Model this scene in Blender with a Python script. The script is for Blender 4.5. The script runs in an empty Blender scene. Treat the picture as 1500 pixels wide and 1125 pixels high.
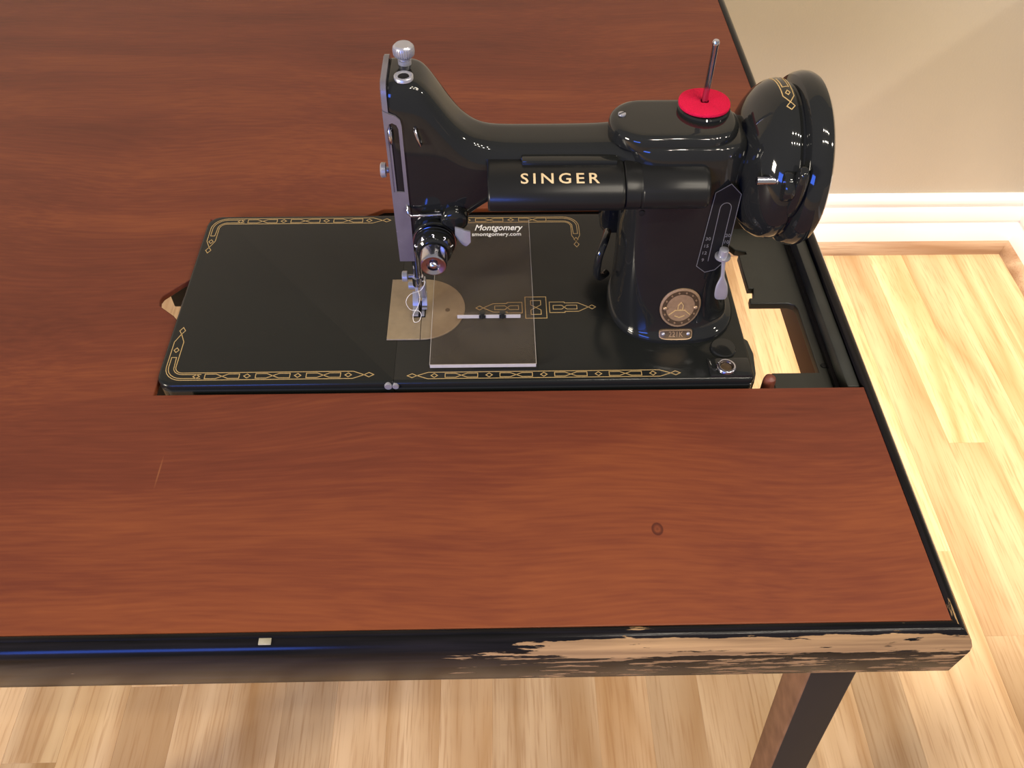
import bpy, bmesh, math, random
from mathutils import Vector, Matrix
random.seed(7)
SC = bpy.context.scene
COL = SC.collection
Z0 = 0.74                      # height of the sewing machine's bed surface above the floor
PI = math.pi

# ------------------------------------------------------------------ camera
def make_camera():
    yaw, pit, rol = 0.028950896650768585, 0.8606599515038954, 0.010502292224240557
    f = Vector((math.sin(yaw)*math.cos(pit), math.cos(yaw)*math.cos(pit), -math.sin(pit)))
    rt = Vector((math.cos(yaw), -math.sin(yaw), 0)); up = rt.cross(f)
    rt2 = math.cos(rol)*rt + math.sin(rol)*up; up2 = -math.sin(rol)*rt + math.cos(rol)*up
    cd = bpy.data.cameras.new('camera'); cd.sensor_width = 36; cd.lens = 1263.64/1500*36
    cd.clip_start = 0.01
    o = bpy.data.objects.new('camera', cd); COL.objects.link(o)
    M = Matrix((rt2, up2, -f)).transposed().to_4x4()
    M.translation = Vector((0.21607, -0.36235, 0.41904 + Z0))
    o.matrix_world = M
    SC.camera = o
make_camera()

# ------------------------------------------------------------------ world, lights, exposure
w = bpy.data.worlds.new('room_air'); SC.world = w; w.use_nodes = True
w.node_tree.nodes['Background'].inputs[0].default_value = (1.0, 0.95, 0.88, 1)
w.node_tree.nodes['Background'].inputs[1].default_value = 0.36
def point(name, loc, power, col, rad):
    l = bpy.data.lights.new(name, 'POINT'); l.energy = power; l.color = col; l.shadow_soft_size = rad
    o = bpy.data.objects.new(name, l); COL.objects.link(o); o.location = loc; return o
def area(name, loc, target, sx, sy, power, col):
    l = bpy.data.lights.new(name, 'AREA'); l.shape = 'RECTANGLE'; l.size = sx; l.size_y = sy; l.energy = power; l.color = col
    o = bpy.data.objects.new(name, l); COL.objects.link(o); o.location = loc
    d = Vector(target) - Vector(loc); o.rotation_euler = d.to_track_quat('-Z', 'Y').to_euler(); return o
WARM = (1.0, 0.90, 0.74)
# two rows of small bulbs of a hanging fixture over the table's right front corner, above the photographer
for r_ in range(2):
    for k in range(4):
        point('ceiling_bulb', (0.46 + 0.20*k + 0.05*r_, -0.56 + 0.28*r_, 1.80), 7.2, WARM, 0.016)
# a recessed ceiling downlight near the wall, to the right of the table
l = bpy.data.lights.new('recessed_downlight', 'SPOT'); l.energy = 540; l.color = WARM; l.spot_size = math.radians(32); l.spot_blend = 1.0; l.shadow_soft_size = 0.06
o = bpy.data.objects.new('recessed_downlight', l); COL.objects.link(o); o.location = (1.10, 0.58, 2.42)
# soft light of the lamps in the rest of the room
area('room_lamp', (-2.3, -1.5, 1.40), (-0.2, 0.1, 0.1), 0.6, 0.6, 125, WARM)
# lamp of the next room, over the half wall
point('hall_lamp', (2.6, -0.55, 2.02), 60, WARM, 0.05)
# bluish computer screen to the left of the photographer
area('computer_screen', (-0.42, -1.35, 1.05), (0.05, -0.1, 0.74), 0.55, 0.32, 15.0, (0.06, 0.18, 1.0))

SC.cycles.caustics_reflective = False; SC.cycles.caustics_refractive = False
vs = SC.view_settings
vs.view_transform = 'Standard'; vs.look = 'None'; vs.exposure = 0.0; vs.gamma = 1.0; vs.use_curve_mapping = False

# ------------------------------------------------------------------ materials
def new_mat(name):
    m = bpy.data.materials.new(name); m.use_nodes = True
    nt = m.node_tree; b = nt.nodes['Principled BSDF']; return m, nt, b
def N(nt, t, **kw):
    n = nt.nodes.new(t)
    for k, v in kw.items():
        if k.startswith('i_'): n.inputs[k[2:].replace('_', ' ')].default_value = v
        else: setattr(n, k, v)
    return n
def simple(name, col, rough=0.4, metal=0.0, spec=0.5, coat=0.0, var=0.12, scale=120, bump=0.0):
    """plain surface with faint procedural unevenness of colour and gloss"""
    m, nt, b = new_mat(name)
    tc = N(nt, 'ShaderNodeTexCoord'); nz = N(nt, 'ShaderNodeTexNoise', i_Scale=scale, i_Detail=4.0)
    nt.links.new(tc.outputs['Object'], nz.inputs['Vector'])
    mx = N(nt, 'ShaderNodeMix', data_type='RGBA')
    c = Vector(col)
    mx.inputs[6].default_value = (*[x*(1-var) for x in c], 1); mx.inputs[7].default_value = (*[min(1, x*(1+var)) for x in c], 1)
    nt.links.new(nz.outputs['Fac'], mx.inputs[0]); nt.links.new(mx.outputs[2], b.inputs['Base Color'])
    mr = N(nt, 'ShaderNodeMapRange'); mr.inputs[3].default_value = rough*0.85; mr.inputs[4].default_value = rough*1.15
    nt.links.new(nz.outputs['Fac'], mr.inputs[0]); nt.links.new(mr.outputs[0], b.inputs['Roughness'])
    b.inputs['Metallic'].default_value = metal; b.inputs['Specular IOR Level'].default_value = spec
    b.inputs['Coat Weight'].default_value = coat; b.inputs['Coat Roughness'].default_value = 0.04
    if bump:
        bp = N(nt, 'ShaderNodeBump', i_Strength=bump, i_Distance=0.001)
        nt.links.new(nz.outputs['Fac'], bp.inputs['Height']); nt.links.new(bp.outputs[0], b.inputs['Normal'])
    return m
def ramp(nt, stops):
    r = N(nt, 'ShaderNodeValToRGB'); e = r.color_ramp.elements
    while len(e) < len(stops): e.new(0.5)
    for i, (p, c) in enumerate(stops): e[i].position = p; e[i].color = (*c, 1)
    return r
M = {}
M['enamel'] = simple('black_enamel', (0.0105, 0.0110, 0.0108), 0.06, spec=0.34, var=0.06, scale=60)
M['bed_enamel'] = simple('worn_black_enamel', (0.0090, 0.0098, 0.0092), 0.20, spec=0.24, var=0.08, scale=40)
M['shade_enamel'] = simple('satin_black_enamel', (0.0090, 0.0090, 0.0088), 0.30, spec=0.22, var=0.08, scale=90)
M['black'] = simple('matt_black', (0.006, 0.0058, 0.0058), 0.55, spec=0.2)
M['chrome'] = simple('chrome', (0.52, 0.51, 0.59), 0.16, 1.0, var=0.08, scale=300)
M['dull_chrome'] = simple('dull_chrome', (0.36, 0.36, 0.40), 0.32, 0.6, var=0.10, scale=260)
M['bare_chip'] = simple('bare_chip', (0.30, 0.27, 0.19), 0.7, var=0.3, scale=400)
M['nickel'] = simple('dull_nickel', (0.150, 0.138, 0.165), 0.26, 0.35, var=0.10, scale=200)
M['steel'] = simple('brushed_steel', (0.30, 0.235, 0.155), 0.42, 0.55, var=0.16, scale=260)
M['gold'] = simple('gold_transfer', (0.50, 0.345, 0.145), 0.42, 0.35, var=0.25, scale=700)
M['letter'] = simple('cream_gold_lettering', (0.52, 0.39, 0.215), 0.5, 0.0, var=0.1, scale=500)
M['brass'] = simple('aged_brass', (0.34, 0.225, 0.125), 0.40, 0.5, var=0.25, scale=500)
M['dark_brass'] = simple('darkened_brass', (0.10, 0.065, 0.035), 0.45, 0.6, var=0.3, scale=500)
M['felt'] = simple('red_felt', (0.50, 0.0080, 0.042), 0.95, spec=0.1, var=0.25, scale=1500, bump=0.8)
M['white_print'] = simple('white_print', (0.85, 0.83, 0.80), 0.6, var=0.03)
M['grey_print'] = simple('grey_print', (0.105, 0.10, 0.10), 0.6, var=0.05)
M['thread'] = simple('white_thread', (0.80, 0.76, 0.72), 0.8, var=0.05)
M['metal_black'] = simple('black_painted_steel', (0.016, 0.017, 0.014), 0.42, var=0.35, scale=80, bump=0.15)
M['brown_wood'] = simple('bare_brown_wood', (0.12, 0.058, 0.030), 0.6, var=0.35, scale=40)
M['rubber'] = simple('red_brown_rubber', (0.14, 0.035, 0.02), 0.5, var=0.3)
M['acrylic_edge'] = simple('frosted_acrylic_edge', (0.40, 0.365, 0.34), 0.6, var=0.12, scale=400)
M['acrylic_screw'] = simple('black_nylon_screw', (0.01, 0.01, 0.01), 0.4)
M['white_paint'] = simple('white_gloss_paint', (0.86, 0.83, 0.80), 0.35, var=0.02, scale=15)

def acrylic():
    m, nt, b = new_mat('clear_acrylic'); nt.nodes.remove(b)
    out = nt.nodes['Material Output']
    tr = N(nt, 'ShaderNodeBsdfTransparent'); gl = N(nt, 'ShaderNodeBsdfGlossy'); gl.inputs['Roughness'].default_value = 0.10
    df = N(nt, 'ShaderNodeBsdfDiffuse'); df.inputs[0].default_value = (0.55, 0.46, 0.38, 1)
    tc = N(nt, 'ShaderNodeTexCoord'); nz = N(nt, 'ShaderNodeTexNoise', i_Scale=40.0); nt.links.new(tc.outputs['Object'], nz.inputs['Vector'])
    r = ramp(nt, [(0.3, (0.90, 0.87, 0.84)), (0.7, (0.95, 0.93, 0.91))]); nt.links.new(nz.outputs['Fac'], r.inputs[0]); nt.links.new(r.outputs[0], tr.inputs[0])
    hz = N(nt, 'ShaderNodeMixShader'); hz.inputs[0].default_value = 0.034; nt.links.new(tr.outputs[0], hz.inputs[1]); nt.links.new(df.outputs[0], hz.inputs[2])
    mx = N(nt, 'ShaderNodeMixShader'); mx.inputs[0].default_value = 0.006; nt.links.new(hz.outputs[0], mx.inputs[1]); nt.links.new(gl.outputs[0], mx.inputs[2])
    nt.links.new(mx.outputs[0], out.inputs[0])
    return m
M['acrylic'] = acrylic()

def wall_paint():
    m, nt, b = new_mat('tan_wall_paint')
    tc = N(nt, 'ShaderNodeTexCoord'); nz = N(nt, 'ShaderNodeTexNoise', i_Scale=2.5, i_Detail=6.0)
    nt.links.new(tc.outputs['Object'], nz.inputs['Vector'])
    r = ramp(nt, [(0.3, (0.470, 0.422, 0.332)), (0.7, (0.500, 0.448, 0.352))])
    nt.links.new(nz.outputs['Fac'], r.inputs[0]); nt.links.new(r.outputs[0], b.inputs['Base Color'])
    n2 = N(nt, 'ShaderNodeTexNoise', i_Scale=260.0, i_Detail=3.0); nt.links.new(tc.outputs['Object'], n2.inputs['Vector'])
    bp = N(nt, 'ShaderNodeBump', i_Strength=0.25, i_Distance=0.001)
    nt.links.new(n2.outputs['Fac'], bp.inputs['Height']); nt.links.new(bp.outputs[0], b.inputs['Normal'])
    b.inputs['Roughness'].default_value = 0.7
    return m
M['wall'] = wall_paint()

def oak(name, along='Y', lo=(0.42, 0.240, 0.100), hi=(0.68, 0.480, 0.272), fleck=(0.34, 0.170, 0.063), rnd=True):
    m, nt, b = new_mat(name)
    tc = N(nt, 'ShaderNodeTexCoord'); oi = N(nt, 'ShaderNodeObjectInfo')
    off = N(nt, 'ShaderNodeVectorMath', operation='SCALE'); off.inputs[0].default_value = (37.0, 91.0, 13.0)
    nt.links.new(oi.outputs['Random'], off.inputs['Scale'])
    add = N(nt, 'ShaderNodeVectorMath', operation='ADD')
    nt.links.new(tc.outputs['Object'], add.inputs[0])
    if rnd: nt.links.new(off.outputs[0], add.inputs[1])
    mp = N(nt, 'ShaderNodeMapping')
    mp.inputs['Scale'].default_value = (26, 1.5, 26) if along == 'Y' else (1.5, 26, 26)
    nt.links.new(add.outputs[0], mp.inputs[0])
    # broad cathedral figure
    mp2 = N(nt, 'ShaderNodeMapping'); mp2.inputs['Scale'].default_value = (9, 0.9, 9) if along == 'Y' else (0.9, 9, 9)
    nt.links.new(add.outputs[0], mp2.inputs[0])
    n0 = N(nt, 'ShaderNodeTexNoise', i_Scale=1.0, i_Detail=1.5); nt.links.new(mp2.outputs[0], n0.inputs['Vector'])
    mul = N(nt, 'ShaderNodeMath', operation='MULTIPLY'); mul.inputs[1].default_value = 9.0; nt.links.new(n0.outputs['Fac'], mul.inputs[0])
    fr = N(nt, 'ShaderNodeMath', operation='PINGPONG'); fr.inputs[1].default_value = 1.0; nt.links.new(mul.outputs[0], fr.inputs[0])
    # fine pores
    mp3 = N(nt, 'ShaderNodeMapping'); mp3.inputs['Scale'].default_value = (340, 13, 340) if along == 'Y' else (13, 340, 340)
    nt.links.new(add.outputs[0], mp3.inputs[0])
    n1 = N(nt, 'ShaderNodeTexNoise', i_Scale=1.0, i_Detail=3.0); nt.links.new(mp3.outputs[0], n1.inputs['Vector'])
    n2 = N(nt, 'ShaderNodeTexNoise', i_Scale=1.0, i_Detail=3.0); nt.links.new(mp.outputs[0], n2.inputs['Vector'])
    mxa = N(nt, 'ShaderNodeMath', operation='MULTIPLY_ADD'); mxa.inputs[1].default_value = 0.42
    nt.links.new(fr.outputs[0], mxa.inputs[0])
    sc = N(nt, 'ShaderNodeMath', operation='MULTIPLY'); sc.inputs[1].default_value = 0.55; nt.links.new(n2.outputs['Fac'], sc.inputs[0])
    nt.links.new(sc.outputs[0], mxa.inputs[2])
    r = ramp(nt, [(0.15, hi), (0.50, tuple((a+c)/2 for a, c in zip(lo, hi))), (0.80, lo)])
    nt.links.new(mxa.outputs[0], r.inputs[0])
    pr = ramp(nt, [(0.50, (0, 0, 0)), (0.68, (1, 1, 1))]); nt.links.new(n1.outputs['Fac'], pr.inputs[0])
    pm = N(nt, 'ShaderNodeMath', operation='MULTIPLY'); pm.inputs[1].default_value = 0.46; nt.links.new(pr.outputs[0], pm.inputs[0])
    mx = N(nt, 'ShaderNodeMix', data_type='RGBA'); mx.inputs[7].default_value = (*fleck, 1)
    nt.links.new(pm.outputs[0], mx.inputs[0]); nt.links.new(r.outputs[0], mx.inputs[6])
    hsv = N(nt, 'ShaderNodeHueSaturation')
    if rnd:
        mr = N(nt, 'ShaderNodeMapRange'); mr.inputs[3].default_value = 0.76; mr.inputs[4].default_value = 1.06
        nt.links.new(oi.outputs['Random'], mr.inputs[0]); nt.links.new(mr.outputs[0], hsv.inputs['Value'])
    nt.links.new(mx.outputs[2], hsv.inputs['Color']); nt.links.new(hsv.outputs[0], b.inputs['Base Color'])
    b.inputs['Roughness'].default_value = 0.42; b.inputs['Specular IOR Level'].default_value = 0.35
    return m
M['oak'] = oak('oak_strip')
M['oak_trim'] = oak('oak_moulding', 'X', (0.24, 0.125, 0.062), (0.50, 0.35, 0.225), (0.22, 0.10, 0.045), rnd=False)

def mahogany():
    m, nt, b = new_mat('red_brown_veneer')
    tc = N(nt, 'ShaderNodeTexCoord')
    # slow bending of the grain
    nb = N(nt, 'ShaderNodeTexNoise', i_Scale=3.0, i_Detail=1.0); nt.links.new(tc.outputs['Object'], nb.inputs['Vector'])
    sb = N(nt, 'ShaderNodeVectorMath', operation='SCALE'); sb.inputs['Scale'].default_value = 0.09; nt.links.new(nb.outputs['Color'], sb.inputs[0])
    ad = N(nt, 'ShaderNodeVectorMath', operation='ADD'); nt.links.new(tc.outputs['Object'], ad.inputs[0]); nt.links.new(sb.outputs[0], ad.inputs[1])
    def lay(sx, sy, det, lo, hi):
        mp = N(nt, 'ShaderNodeMapping'); mp.inputs['Scale'].default_value = (sx, sy, sy); nt.links.new(ad.outputs[0], mp.inputs[0])
        n = N(nt, 'ShaderNodeTexNoise', i_Scale=1.0, i_Detail=det); nt.links.new(mp.outputs[0], n.inputs['Vector'])
        mr = N(nt, 'ShaderNodeMapRange'); mr.inputs[1].default_value = 0.3; mr.inputs[2].default_value = 0.7
        mr.inputs[3].default_value = lo; mr.inputs[4].default_value = hi; nt.links.new(n.outputs['Fac'], mr.inputs[0]); return mr
    a = lay(2.6, 22, 3.0, 0.10, 0.44); c = lay(26, 420, 4.0, 0.06, 0.30); d = lay(2.2, 4.0, 2.5, -0.18, 0.20)
    s1 = N(nt, 'ShaderNodeMath', operation='ADD'); nt.links.new(a.outputs[0], s1.inputs[0]); nt.links.new(c.outputs[0], s1.inputs[1])
    s2 = N(nt, 'ShaderNodeMath', operation='ADD'); nt.links.new(s1.outputs[0], s2.inputs[0]); nt.links.new(d.outputs[0], s2.inputs[1])
    r = ramp(nt, [(0.05, (0.080, 0.0200, 0.0115)), (0.45, (0.132, 0.0325, 0.0160)), (0.90, (0.215, 0.0600, 0.0215))])
    nt.links.new(s2.outputs[0], r.inputs[0])
    def mark(prev, cx, cy, sx, sy, stops, col):
        mp = N(nt, 'ShaderNodeMapping'); mp.inputs['Location'].default_value = (-cx*sx, -cy*sy, 0); mp.inputs['Scale'].default_value = (sx, sy, 0)
        nt.links.new(tc.outputs['Object'], mp.inputs[0])
        ln = N(nt, 'ShaderNodeVectorMath', operation='LENGTH'); nt.links.new(mp.outputs[0], ln.inputs[0])
        rm = ramp(nt, stops); nt.links.new(ln.outputs['Value'], rm.inputs[0])
        mx = N(nt, 'ShaderNodeMix', data_type='RGBA'); mx.inputs[7].default_value = (*col, 1)
        nt.links.new(rm.outputs[0], mx.inputs[0]); nt.links.new(prev, mx.inputs[6]); return mx.outputs[2]
    g_ = lambda v: (v, v, v)
    last = mark(r.outputs[0], 0.307, -0.107, 280, 220, [(0.0, g_(0.5)), (0.35, g_(0.1)), (0.70, g_(0.75)), (0.86, g_(0.75)), (1.0, g_(0))], (0.045, 0.010, 0.008))
    last = mark(last, 0.0150, -0.063, 1500, 75, [(0.0, g_(0.35)), (1.0, g_(0))], (0.42, 0.17, 0.06))
    nt.links.new(last, b.inputs['Base Color'])
    b.inputs['Roughness'].default_value = 0.42; b.inputs['Specular IOR Level'].default_value = 0.18
    bp = N(nt, 'ShaderNodeBump', i_Strength=0.06, i_Distance=0.0005)
    nt.links.new(c.outputs[0], bp.inputs['Height']); nt.links.new(bp.outputs[0], b.inputs['Normal'])
    return m
M['mahogany'] = mahogany()

def worn_paint(name, x0, x1, lo, hi, along='X', shoulder=(0.0, 0.3)):
    """black paint rubbed through to pale wood; more rubbed from x0 towards x1"""
    m, nt, b = new_mat(name)
    tc = N(nt, 'ShaderNodeTexCoord'); sep = N(nt, 'ShaderNodeSeparateXYZ'); nt.links.new(tc.outputs['Object'], sep.inputs[0])
    mp = N(nt, 'ShaderNodeMapping'); mp.inputs['Scale'].default_value = (34, 240, 300) if along == 'X' else (240, 34, 300)
    nt.links.new(tc.outputs['Object'], mp.inputs[0])
    nz = N(nt, 'ShaderNodeTexNoise', i_Scale=1.0, i_Detail=5.0, i_Roughness=0.62); nt.links.new(mp.outputs[0], nz.inputs['Vector'])
    g = N(nt, 'ShaderNodeMapRange'); g.interpolation_type = 'SMOOTHSTEP'
    g.inputs[1].default_value = x0; g.inputs[2].default_value = x1; g.inputs[3].default_value = lo; g.inputs[4].default_value = hi
    nt.links.new(sep.outputs[0 if along == 'X' else 1], g.inputs[0])
    # the rounded upper shoulder is rubbed most
    gz = N(nt, 'ShaderNodeMapRange'); gz.interpolation_type = 'SMOOTHSTEP'; gz.inputs[1].default_value = -0.0215; gz.inputs[2].default_value = -0.0165
    gz.inputs[3].default_value = 0.0; gz.inputs[4].default_value = 1.0; nt.links.new(sep.outputs[2], gz.inputs[0])
    gt = N(nt, 'ShaderNodeMapRange'); gt.interpolation_type = 'SMOOTHSTEP'; gt.inputs[1].default_value = -0.0085; gt.inputs[2].default_value = -0.0070
    gt.inputs[3].default_value = 1.0; gt.inputs[4].default_value = -0.6; nt.links.new(sep.outputs[2], gt.inputs[0])
    gm = N(nt, 'ShaderNodeMath', operation='MULTIPLY'); nt.links.new(gz.outputs[0], gm.inputs[0]); nt.links.new(gt.outputs[0], gm.inputs[1])
    g2 = N(nt, 'ShaderNodeMapRange'); g2.interpolation_type = 'SMOOTHSTEP'; g2.inputs[1].default_value = x0+(x1-x0)*0.2; g2.inputs[2].default_value = x1
    g2.inputs[3].default_value = shoulder[0]; g2.inputs[4].default_value = shoulder[1]; nt.links.new(sep.outputs[0 if along == 'X' else 1], g2.inputs[0])
    gzz = N(nt, 'ShaderNodeMath', operation='MULTIPLY'); nt.links.new(gm.outputs[0], gzz.inputs[0]); nt.links.new(g2.outputs[0], gzz.inputs[1])
    s = N(nt, 'ShaderNodeMath', operation='ADD'); nt.links.new(nz.outputs['Fac'], s.inputs[0]); nt.links.new(g.outputs[0], s.inputs[1])
    s2 = N(nt, 'ShaderNodeMath', operation='ADD'); nt.links.new(s.outputs[0], s2.inputs[0]); nt.links.new(gzz.outputs[0], s2.inputs[1])
    mk = ramp(nt, [(0.56, (0, 0, 0)), (0.585, (1, 1, 1))]); nt.links.new(s2.outputs[0], mk.inputs[0])
    mp2 = N(nt, 'ShaderNodeMapping'); mp2.inputs['Scale'].default_value = (12, 260, 260) if along == 'X' else (260, 12, 260)
    nt.links.new(tc.outputs['Object'], mp2.inputs[0])
    n2 = N(nt, 'ShaderNodeTexNoise', i_Scale=1.0, i_Detail=4.0); nt.links.new(mp2.outputs[0], n2.inputs['Vector'])
    wd = ramp(nt, [(0.3, (0.18, 0.105, 0.050)), (0.7, (0.38, 0.235, 0.105))]); nt.links.new(n2.outputs['Fac'], wd.inputs[0])
    bl = ramp(nt, [(0.35, (0.0040, 0.0038, 0.0040)), (0.72, (0.012, 0.0100, 0.0110))]); nt.links.new(n2.outputs['Fac'], bl.inputs[0])
    mx = N(nt, 'ShaderNodeMix', data_type='RGBA'); nt.links.new(mk.outputs[0], mx.inputs[0])
    nt.links.new(bl.outputs[0], mx.inputs[6]); nt.links.new(wd.outputs[0], mx.inputs[7]); nt.links.new(mx.outputs[2], b.inputs['Base Color'])
    rr = N(nt, 'ShaderNodeMapRange'); rr.inputs[3].default_value = 0.17; rr.inputs[4].default_value = 0.75; b.inputs['Specular IOR Level'].default_value = 0.12
    nt.links.new(mk.outputs[0], rr.inputs[0]); nt.links.new(rr.outputs[0], b.inputs['Roughness'])
    bp = N(nt, 'ShaderNodeBump', i_Strength=0.5, i_Distance=0.0006); bp.invert = True
    nt.links.new(mk.outputs[0], bp.inputs['Height']); nt.links.new(bp.outputs[0], b.inputs['Normal'])
    return m
M['edge_front'] = worn_paint('worn_black_edge_paint', 0.15, 0.27, -0.17, 0.022, shoulder=(0.0, 0.165))
M['edge_side'] = worn_paint('black_edge_paint', -0.135, -0.158, -0.22, 0.16, along='Y')

# ------------------------------------------------------------------ mesh helpers (coordinates: origin on the bed's front left corner, metres)
def finish(name, bm, mat, parent=None, ang=35, smooth=True):
    bmesh.ops.recalc_face_normals(bm, faces=bm.faces[:])
    me = bpy.data.meshes.new(name); bm.to_mesh(me); bm.free()
    if smooth:
        me.shade_smooth(); me.set_sharp_from_angle(angle=math.radians(ang))
    me.materials.append(mat)
    o = bpy.data.objects.new(name, me); COL.objects.link(o)
    attach(o, parent)
    return o
def attach(o, parent):
    if parent is None: o.location = (0, 0, Z0)
    else:
        o.parent = parent
        if parent.type == 'EMPTY' and parent.parent is None:
            o.location = Vector((0, 0, Z0)) - parent.location
def root(name, label, cat, loc, group=None):
    o = bpy.data.objects.new(name, None); COL.objects.link(o); o.location = Vector(loc) + Vector((0, 0, Z0))
    o.empty_display_size = 0.05; o['label'] = label; o['category'] = cat
    if group: o['group'] = group
    return o
def box(bm, x0, x1, y0, y1, z0, z1, bev=0.0, seg=2):
    vs_ = [bm.verts.new((x, y, z)) for z in (z0, z1) for x, y in ((x0, y0), (x1, y0), (x1, y1), (x0, y1))]
    F = [(0, 3, 2, 1), (4, 5, 6, 7), (0, 1, 5, 4), (1, 2, 6, 5), (2, 3, 7, 6), (3, 0, 4, 7)]
    fs = [bm.faces.new([vs_[i] for i in f]) for f in F]
    if bev:
        es = list({e for f in fs for e in f.edges})
        bmesh.ops.bevel(bm, geom=es, offset=bev, segments=seg, profile=0.5, affect='EDGES')
def boxo(name, dims, mat, parent, bev=0.0, seg=2):
    bm = bmesh.new(); box(bm, *dims, bev=bev, seg=seg); return finish(name, bm, mat, parent)
def rings(bm, rs, cap0=True, cap1=True, closed=True):
    vr = [[bm.verts.new(p) for p in r] for r in rs]
    n = len(vr[0])
    for a, b in zip(vr, vr[1:]):
        for i in range(n if closed else n-1):
            j = (i+1) % n; bm.faces.new((a[i], a[j], b[j], b[i]))
    if cap0: bm.faces.new(list(reversed(vr[0])))
    if cap1: bm.faces.new(vr[-1])
    return vr
def lathe(bm, prof, c, axis='X', seg=40, cap=True):
    """prof: (distance along axis, radius)"""
    rs = []
    for h, r in prof:
        ring = []
        for k in range(seg):
            a = 2*PI*k/seg; u, v = r*math.cos(a), r*math.sin(a)
            ring.append({'X': (c[0]+h, c[1]+u, c[2]+v), 'Y': (c[0]+u, c[1]+h, c[2]+v), 'Z': (c[0]+u, c[1]+v, c[2]+h)}[axis])
        rs.append(ring)
    rings(bm, rs, cap, cap)
def latheo(name, prof, c, axis, mat, parent, seg=40, ang=35):
    bm = bmesh.new(); lathe(bm, prof, c, axis, seg); return finish(name, bm, mat, parent, ang)
def tube(bm, pts, r, seg=10):
    pts = [Vector(p) for p in pts]; rs = []
    prev = None
    for i, p in enumerate(pts):
        t = (pts[min(i+1, len(pts)-1)] - pts[max(i-1, 0)]).normalized()
        if prev is None:
            n = t.orthogonal().normalized()
        else:
            n = (prev - t*prev.dot(t)).normalized()
        prev = n; b = t.cross(n)
        rr = r[i] if isinstance(r, (list, tuple)) else r
        rs.append([p + rr*(math.cos(2*PI*k/seg)*n + math.sin(2*PI*k/seg)*b) for k in range(seg)])
    rings(bm, rs)
def tubeo(name, pts, r, mat, parent, seg=10):
    bm = bmesh.new(); tube(bm, pts, r, seg); return finish(name, bm, mat, parent, 60)
def spline(pts, n=8):
    """Catmull-Rom through pts"""
    P = [Vector(p) for p in pts]; out = []
    for i in range(len(P)-1):
        a, b, c, d = P[max(i-1, 0)], P[i], P[i+1], P[min(i+2, len(P)-1)]
        for k in range(n):
            t = k/n
            out.append(0.5*((2*b) + (c-a)*t + (2*a-5*b+4*c-d)*t*t + (3*b-a-3*c+d)*t**3))
    out.append(P[-1]); return out
def rrect(cx, cy, hx, hy, r, n=6):
    """rounded rectangle outline, counter-clockwise"""
    o = []
    for sx, sy, a0 in ((1, 1, 0), (-1, 1, PI/2), (-1, -1, PI), (1, -1, 1.5*PI)):
        for k in range(n+1):
            a = a0 + PI/2*k/n
            o.append((cx + sx*(hx-r) + r*math.cos(a), cy + sy*(hy-r) + r*math.sin(a)))
    return o
def sup(n, hx, hy, e=4.0):
    """superellipse outline"""
    o = []
    for k in range(n):
        a = 2*PI*k/n; c, s = math.cos(a), math.sin(a)
        o.append((hx*math.copysign(abs(c)**(2/e), c), hy*math.copysign(abs(s)**(2/e), s)))
    return o
def slab(name, outline, holes, z0, z1, mat, parent, bev=0.0):
    cu = bpy.data.curves.new(name, 'CURVE'); cu.dimensions = '2D'; cu.fill_mode = 'BOTH'
    cu.extrude = (z1-z0)/2 - bev; cu.bevel_depth = bev; cu.bevel_resolution = 2; cu.offset = -bev
    for poly in [outline] + holes:
        s = cu.splines.new('POLY'); s.points.add(len(poly)-1); s.use_cyclic_u = True
        for p, q in zip(s.points, poly): p.co = (q[0], q[1], 0, 1)
    return from_curve(name, cu, mat, parent, (0, 0, (z0+z1)/2))
def from_curve(name, cu, mat, parent, shift=(0, 0, 0), mtx=None, ang=35):
    t = bpy.data.objects.new('temporary', cu); COL.objects.link(t)
    dg = bpy.context.evaluated_depsgraph_get(); me = bpy.data.meshes.new_from_object(t.evaluated_get(dg))
    bpy.data.objects.remove(t); bpy.data.curves.remove(cu)
    me.transform((mtx if mtx is not None else Matrix.Identity(4))); me.transform(Matrix.Translation(shift))
    me.name = name; me.materials.clear(); me.materials.append(mat)
    me.shade_smooth(); me.set_sharp_from_angle(angle=math.radians(ang))
    o = bpy.data.objects.new(name, me); COL.objects.link(o); attach(o, parent); return o
def text(name, body, size, width, mat, parent, mtx, shear=0.0, bold=0.0, thick=0.00012, space=1.0, align='CENTER'):
    cu = bpy.data.curves.new(name, 'FONT'); cu.body = body; cu.size = size; cu.align_x = align; cu.align_y = 'CENTER'
    cu.shear = shear; cu.offset = bold; cu.extrude = thick; cu.space_character = space; cu.resolution_u = 3
    if width:
        t = bpy.data.objects.new('temporary', cu); COL.objects.link(t); bpy.context.view_layer.update()
        k = width / max(t.dimensions.x, 1e-6); bpy.data.objects.remove(t)
        mtx = mtx @ Matrix.Diagonal((k, 1, 1, 1))
    return from_curve(name, cu, mat, parent, mtx=mtx)
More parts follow.
